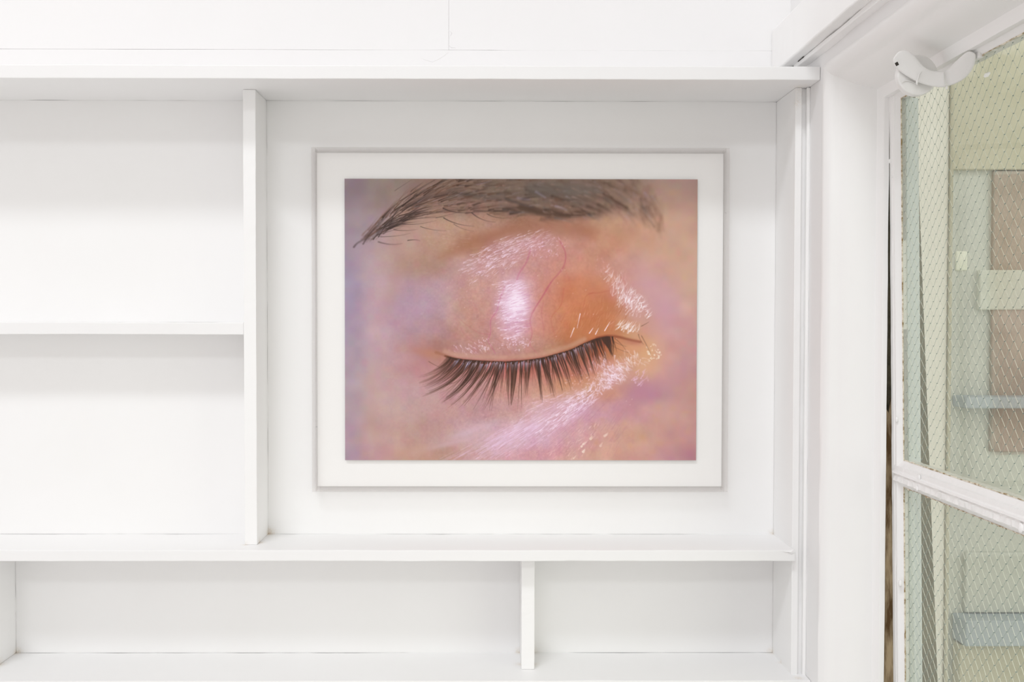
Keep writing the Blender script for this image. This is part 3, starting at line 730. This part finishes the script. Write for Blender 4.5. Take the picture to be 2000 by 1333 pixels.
# outer lining of the frame, bare weathered wood in the gap
M_WOOD = mottled('weathered_wood', (0.12, 0.065, 0.02), (0.50, 0.39, 0.24), 60, 0.85, (1, 1, 0.16), 0.42, 0.62, 0.8, 9)
M_OLIVE = mottled('old_olive_paint', (0.12, 0.11, 0.05), (0.19, 0.175, 0.09), 18, 0.8, bump=0.4)
def prism(bm, poly, y0, y1):                # polygon in X,Z extruded along Y
    a = [bm.verts.new((x, y0, z)) for x, z in poly]; b = [bm.verts.new((x, y1, z)) for x, z in poly]
    bm.faces.new(a); bm.faces.new(b[::-1])
    for i in range(len(poly)): bm.faces.new([a[i], a[(i + 1) % len(poly)], b[(i + 1) % len(poly)], b[i]])
zt, zb = H + 0.43, H - 0.97
M_DARK = mottled('gap_shade_paint', (0.035, 0.030, 0.016), (0.10, 0.085, 0.05), 40, 0.9, bump=0.5)  # shade of the narrow gap put into the upper lining's colour
zm = H - 0.17
bm = bmesh.new(); prism(bm, [(0.7135, zt), (0.728, zt), (0.7372, zm), (0.7175, zm)], 1.790, 1.838)
finish('frame_lining', bm, M_DARK, win)
bm = bmesh.new(); prism(bm, [(0.7190, zm + 0.012), (0.7250, zm + 0.002), (0.7300, zm + 0.03), (0.7372, zm + 0.01), (0.744, zb), (0.7215, zb)], 1.786, 1.838)
finish('bare_wood', bm, M_WOOD, win)
bm = bmesh.new(); prism(bm, [(0.7285, zt), (0.768, zt), (0.836, zb), (0.7445, zb)], 1.791, 1.838)
finish('frame_lining', bm, M_OLIVE, win)

# the sash leans out at the foot
TILT = math.radians(1.0); PV = Vector((0.712, 0, H + 0.40))
def tilt(bm):
    bmesh.ops.rotate(bm, verts=bm.verts, cent=PV, matrix=Matrix.Rotation(TILT, 3, 'Y'))
def shear(bm):
    for v in bm.verts: v.co.x += (PV.z - v.co.z) * math.tan(TILT)
sash = empty('sash', (0.012, 0.0, 0.0)); sash.parent = win
SY0, SY1, SZ0, SZ1 = 0.56, 1.768, H - 0.985, H + 0.4154
sp = [(0.0, 0.7125), (0.001, 0.712), (0.0115, 0.712), (0.0128, 0.7136), (0.0142, 0.7122), (0.0205, 0.7126), (0.0225, 0.7150), (0.0285, 0.7216), (0.0285, 0.740), (0.0, 0.740)]
bm = bmesh.new(); frame_loop(bm, sp, SY0, SY1, SZ0, SZ1, 60, 0.0002, 4); shear(bm)
o = finish('sash_frame', bm, M_SASH, sash)
# meeting rail between the panes
RZ1, RZ0 = H - 0.2465, H - 0.2935
rp = [(0.7216, RZ1), (0.7150, RZ1 - 0.009), (0.7122, RZ1 - 0.0105), (0.7120, RZ1 - 0.0185), (0.7085, RZ1 - 0.0205), (0.7080, RZ1 - 0.0235), (0.7115, RZ1 - 0.0260), (0.7100, RZ1 - 0.0280),
      (0.7098, RZ1 - 0.037), (0.7125, RZ1 - 0.0395), (0.7216, RZ0), (0.740, RZ0), (0.740, RZ1)]
bm = bmesh.new(); rings = []; rs_ = random.Random(5)
ra, rb, nr = SY0 + 0.026, SY1 - 0.0125, 170
for i in range(nr + 1):
    yy = ra + (rb - ra) * i / nr
    rings.append([bm.verts.new((x + (rs_.gauss(0, 0.0009) if 7 <= c <= 8 else rs_.gauss(0, 0.00015)), yy, z + rs_.gauss(0, 0.0002))) for c, (x, z) in enumerate(rp)])
for i in range(nr):
    for c in range(len(rp)): bm.faces.new([rings[i][c], rings[i][(c + 1) % len(rp)], rings[i + 1][(c + 1) % len(rp)], rings[i + 1][c]])
bm.faces.new(rings[0]); bm.faces.new(rings[-1]); shear(bm)
finish('glazing_rail', bm, M_SASH, sash)
# outer beads seen through the glass
M_BEAD = plain('grey_bead_paint', (0.72, 0.78, 0.78), 0.6)
bm = bmesh.new(); box(bm, (0.7405, SY1 - 0.029, SZ0 + 0.03), (0.752, SY1 - 0.004, SZ1 - 0.028)); box(bm, (0.730, SY1 - 0.0295, SZ0 + 0.03), (0.7406, SY1 - 0.0288, SZ1 - 0.028)); shear(bm)
finish('outer_bead', bm, M_BEAD, sash, 0.001)
# putty line round the panes
M_PUTTY = mottled('cracked_putty', (0.30, 0.20, 0.08), (0.80, 0.74, 0.62), 120, 0.9, lo=0.38, hi=0.56)
M_GLASS = clear('green_wired_glass', (0.935, 0.95, 0.905), 1.45, 0.0)
M_WIRE = plain('wire_painted_glint', (0.86, 0.88, 0.78), 0.35, 0.35); M_WIRE2 = plain('wire_without_glint', (0.40, 0.50, 0.46), 0.45, 0.35); M_KNOT = plain('wire_knot', (0.16, 0.27, 0.27), 0.5, 0.3)  # highlights on one diagonal painted as paler wire, the other diagonal kept duller
for (z0, z1) in ((RZ1, SZ1 - 0.0285), (SZ0 + 0.0285, RZ0)):
    y0, y1 = SY0 + 0.0285, SY1 - 0.0285
    bm = bmesh.new(); rs_ = random.Random(int(z0 * 100))
    def strip(pa, pb, inward, n):
        prev = None
        for i in range(n + 1):
            t = i / n; p = Vector(pa).lerp(Vector(pb), t); w = max(0.0004, 0.0012 + rs_.gauss(0, 0.0007))
            q = p + Vector(inward) * w
            r = [bm.verts.new((0.7208, p.y, p.z)), bm.verts.new((0.7209, q.y, q.z)), bm.verts.new((0.7226, q.y, q.z)), bm.verts.new((0.7226, p.y, p.z))]
            if prev:
                for c in range(4): bm.faces.new([prev[c], prev[(c + 1) % 4], r[(c + 1) % 4], r[c]])
            prev = r
    strip((0, y1, z0), (0, y1, z1), (0, -1, 0), 150); strip((0, y0, z0), (0, y1, z0), (0, 0, 1), 150); strip((0, y0, z1), (0, y1, z1), (0, 0, -1), 150)
    shear(bm); finish('putty', bm, M_PUTTY, sash)
    bm = bmesh.new(); box(bm, (0.7222, y0, z0), (0.7290, y1, z1)); shear(bm)
    pane = finish('pane', bm, M_GLASS, sash)
    # wire mesh cast in the pane: twisted knots joined by diagonals
    CY, CZ, R = 0.0238, 0.01215, 0.00034
    vs, fs, mi = [], [], []
    def seg(p, q2, r, k=0):
        d = (q2 - p).normalized(); s = d.cross(Vector((1, 0, 0))).normalized() * r; t2 = Vector((r, 0, 0))
        b0 = len(vs)
        for c in (p, q2):
            vs.extend([c + s, c + t2, c - s, c - t2])
        mi.extend([k] * 4)
        for c in range(4): fs.append((b0 + c, b0 + (c + 1) % 4, b0 + 4 + (c + 1) % 4, b0 + 4 + c))
    rows = int((z1 - z0) / CZ) - 1; cols = int((y1 - y0) / CY)
    rz = random.Random(8)
    def node(i, j):
        jj = math.sin(i * 0.7 + j * 0.35) * 0.0006 + math.sin(j * 0.21 + i * .13) * 0.0012
        return Vector((0.7256, y1 - 0.004 - (j + (0.5 if i % 2 else 0)) * CY + jj, z1 - 0.004 - i * CZ + math.sin(i * 0.9 + j) * 0.0004))
    for i in range(rows + 1):
        for j in range(cols):
            n0 = node(i, j)
            if n0.y - 0.002 < y0: continue
            seg(n0 - Vector((0, 0.0014, 0)), n0 + Vector((0, 0.0014, 0)), R * 1.9, 1)
            if i < rows:
                for jn in ((j - 1, j) if i % 2 == 0 else (j, j + 1)):
                    if jn < 0: continue
                    n1 = node(i + 1, jn)
                    if n1.y - 0.002 < y0 or n1.y > y1 - 0.001: continue
                    sg = 1 if n1.y > n0.y else -1
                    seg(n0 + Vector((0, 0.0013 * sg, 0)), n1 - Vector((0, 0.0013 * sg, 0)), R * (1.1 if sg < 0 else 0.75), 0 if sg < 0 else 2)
    mw = bpy.data.meshes.new('wire_mesh')
    wl = world_loc(sash)
    vs2 = [(v.x + (PV.z - v.z) * math.tan(TILT) - wl.x, v.y - wl.y, v.z - wl.z) for v in vs]
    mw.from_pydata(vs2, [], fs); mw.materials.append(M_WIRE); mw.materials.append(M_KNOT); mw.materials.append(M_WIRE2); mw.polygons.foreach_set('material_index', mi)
    for p in mw.polygons: p.use_smooth = True
    w = bpy.data.objects.new('wire_mesh', mw); COL.objects.link(w); w.parent = sash; w['kind'] = 'stuff'
# drips and blobs of paint on the stile
def blob(name, c, r, m, parent, sc=(0.5, 1, 1.3)):
    bm = bmesh.new(); bmesh.ops.create_icosphere(bm, subdivisions=2, radius=r)
    rs2 = random.Random(int(c.z * 1e4))
    for v in bm.verts: v.co = Vector((v.co.x * sc[0], v.co.y * sc[1], v.co.z * sc[2])) * (1 + rs2.gauss(0, 0.06)) + c
    return finish(name, bm, m, parent, smooth=True)
for (u, v, r) in ((1738, 315, .0036), (1751, 820, .0042), (1758, 1140, .0050), (1742, 345, .002)):
    z_guess = PZ(u, v, 1.760); xs_ = 0.712 + (PV.z - z_guess) * math.tan(TILT)
    yy = xs_ / (ray(u, v).x / ray(u, v).y)
    blob('paint_drip', Vector((xs_, yy, PZ(u, v, yy))), r, M_SASH, sash)
for (u, v, r) in ((1795, 933, .004), (1791, 955, .0035), (1994, 1032, .006)):
    xs_ = 0.7098 + (PV.z - (H - .28)) * math.tan(TILT); yy = xs_ / (ray(u, v).x / ray(u, v).y)
    blob('paint_drip', Vector((xs_, yy, PZ(u, v, yy))), r, M_SASH, sash)
flk = [at(u, v, 1.435) for u, v in ((1921, 149), (1923, 144), (1933, 140), (1935, 143), (1930, 150), (1923, 152))]
flake('paint_chip', flk, M_SASH, sash, 0.001, 0.001)

# fastener: disc, hooked arm and knob under many coats of paint
catch = empty('window_catch', (-0.02, 0.40, 0.0)); catch.location = (0.69 - 0.70, 1.60 - 1.17, H + 0.39 - WZ0); catch.parent = win
M_CATCH = paint('thick_catch_paint', col=(0.87, 0.865, 0.86), bump=0.7, scale=70, rough=0.33, tint_amt=0.08)
dc = at(1793, 146.5, 1.530); rr = 39.5 * 1.53 / F
bm = bmesh.new()
bmesh.ops.create_cone(bm, cap_ends=True, segments=64, radius1=rr, radius2=rr, depth=0.013, matrix=Matrix.Translation(dc + Vector((0, 0.0065, 0))) @ Matrix.Rotation(math.pi / 2, 4, 'X'))
d = finish('disc', bm, M_CATCH, catch, 0.0022, segs=3)
bm = bmesh.new()
arm = [(1749, 107, 1.524, 14), (1753, 110, 1.524, 28), (1761, 115, 1.523, 38), (1772, 124, 1.522, 40), (1786, 138, 1.521, 33), (1803, 149, 1.519, 29), (1822, 154.5, 1.516, 29), (1841, 155.5, 1.509, 31), (1845, 155, 1.507, 31), (1849, 154, 1.512, 30), (1862, 148, 1.500, 34), (1874, 139, 1.487, 38),
       (1886, 125, 1.475, 35), (1894, 111, 1.464, 26), (1900, 101, 1.456, 14)]
prev = None
P3 = [at(u, v, y) for u, v, y, w_ in arm]
for i, (u, v, y, wd) in enumerate(arm):
    tv = P3[min(i + 1, len(arm) - 1)] - P3[max(i - 1, 0)]
    view = Vector((P3[i].x, P3[i].y, P3[i].z - H)).normalized()
    side = tv.cross(view).normalized() * (wd / 2 * y / F)
    th = view * 0.0040
    ring = []
    for k in range(12):
        a = 2 * math.pi * k / 12; c, s = math.cos(a), math.sin(a)
        c = math.copysign(abs(c) ** 0.55, c); s = math.copysign(abs(s) ** 0.7, s)
        ring.append(bm.verts.new(P3[i] + side * c + th * s))
    if prev:
        for k in range(12): bm.faces.new([prev[k], prev[(k + 1) % 12], ring[(k + 1) % 12], ring[k]])
    else: bm.faces.new(ring)
    prev = ring
bm.faces.new(prev)
o = finish('hook_arm', bm, M_CATCH, catch, smooth=True); s = o.modifiers.new('sub', 'SUBSURF'); s.levels = 2; s.render_levels = 2
hc = at(1752.5, 124.5, 1.5135)
bm = bmesh.new(); box(bm, (hc.x - .0013, hc.y - 0.001, hc.z - .0026), (hc.x + .0013, hc.y + 0.004, hc.z + .0026))
bmesh.ops.rotate(bm, verts=bm.verts, cent=hc, matrix=Matrix.Rotation(-0.5, 3, 'Y')); finish('square_hole', bm, M_CRACK, catch)
pc = at(1898, 106, 1.466)
bm = bmesh.new(); box(bm, (pc.x + .004, pc.y - 0.012, pc.z - .008), (pc.x + 0.013, pc.y + 0.016, pc.z + 0.012)); finish('fixing_plate', bm, M_CATCH, catch, 0.003, segs=3)
blob('paint_drip', at(1791, 161, 1.512), 0.0024, M_CATCH, catch, (0.7, .6, 1.8))
blob('paint_drip', at(1849, 171, 1.507), 0.0022, M_CATCH, catch, (0.8, .6, 1.4))
ridge([at(u, v, 1.5135) for u, v in ((1800, 140), (1795, 146), (1793, 154), (1791, 160))], 0.0014, 'paint_ridge', catch, M_CATCH)
ridge([at(u, v, 1.5290) for u, v in ((1762, 162), (1768, 158), (1776, 158), (1786, 162), (1797, 168))], 0.0009, 'paint_ridge', catch, M_CATCH)

# ------------------------------------------------------------------ outside, seen through the glass, with reflection and glow painted as slabs
def ext(name, x0, x1, z0, z1, y0, y1, m, parent, bev=0.004):
    bm = bmesh.new(); box(bm, (x0, y0, H + z0), (x1, y1, H + z1)); return finish(name, bm, m, parent, bev)
M_CREAM = mottled('cream_render', (0.93, 0.91, 0.83), (0.97, 0.955, 0.88), 9, 0.85, bump=0.2)
M_STONE = mottled('grey_green_render', (0.58, 0.60, 0.55), (0.67, 0.69, 0.63), 5, 0.85, bump=0.2)
M_OCHRE = mottled('ochre_render', (0.57, 0.545, 0.41), (0.64, 0.615, 0.48), 5, 0.85, bump=0.2)
M_BROWN = mottled('brown_reflection_paint', (0.42, 0.36, 0.30), (0.55, 0.48, 0.42), 7, 0.8, bump=0.2)  # colour of the artwork's reflection in the pane
M_BLUE = mottled('blue_grey_sill', (0.42, 0.49, 0.54), (0.50, 0.56, 0.60), 7, 0.7, bump=0.2)
M_PALE = mottled('painted_glow', (0.80, 0.84, 0.70), (0.92, 0.93, 0.82), 6, 0.6, bump=0.1); M_PALE2 = mottled('painted_glow_dim', (0.64, 0.66, 0.58), (0.74, 0.77, 0.69), 6, 0.7, bump=0.1)  # pale colours painted for the blurred glow in the glass
pier = empty('outside_pier', (0.93, 2.3, 0.0)); tag(pier, 'cream rendered pier just outside the wired window', 'pier')
ext('pier_shaft', 0.80, 0.915, -1.5, 0.55, 1.97, 2.6, M_CREAM, pier)
ext('pier_edge', 0.915, 0.921, -1.5, 0.50, 1.965, 2.6, M_OCHRE, pier, 0.001)
ext('pier_cap', 0.79, 0.935, 0.55, 0.62, 1.95, 2.6, M_CREAM, pier)
yard = empty('neighbouring_wall', (1.8, 3.2, 0.0)); tag(yard, 'blurred grey-green rendered wall across the yard, behind the wired glass', 'wall')
YX = 3.2
def ex(u, v): return PX(u, v, YX), PZ(u, v, YX) - H
def slab(name, u0, u1, v0, v1, m, dy, th=0.05):
    x0, z1 = ex(u0, v0); x1, z0 = ex(u1, v1)
    return ext(name, x0, x1, z0, z1, YX - dy, YX - dy + th, m, yard)
bm = bmesh.new(); box(bm, (0.95, YX, 0), (3.4, YX + 0.2, H + 1.7)); finish('wall_face', bm, M_STONE, yard)
slab('upper_band', 1790, 2300, 0, 334, M_OCHRE, 0.02)
slab('painted_reflection', 1937, 2120, 335, 882, M_BROWN, 0.014)  # slab painted as the artwork's reflection in the window glass
slab('painted_glow', 1866, 1888, 491, 529, M_PALE, 0.006)  # small bright highlight painted as a pale slab
slab('glow_band', 1908, 2100, 528, 606, M_PALE2, 0.020)  # soft glow painted as a wide pale slab
slab('sill', 1860, 2300, 772, 794, M_BLUE, 0.09, 0.09)
slab('lower_recess', 1882, 2300, 1078, 1195, M_OLIVE if False else M_STONE, 0.015)
slab('sill', 1860, 2300, 1197, 1246, M_BLUE, 0.09, 0.09)
slab('plinth', 1860, 2300, 1250, 1500, M_OCHRE, 0.05)
bm = bmesh.new(); box(bm, (X_W + 0.2, 0.2, -0.1), (3.4, 3.4, -0.02)); tag(finish('yard_paving', bm, M_STONE), 'pale paving of the yard outside the window', 'paving', kind='structure')
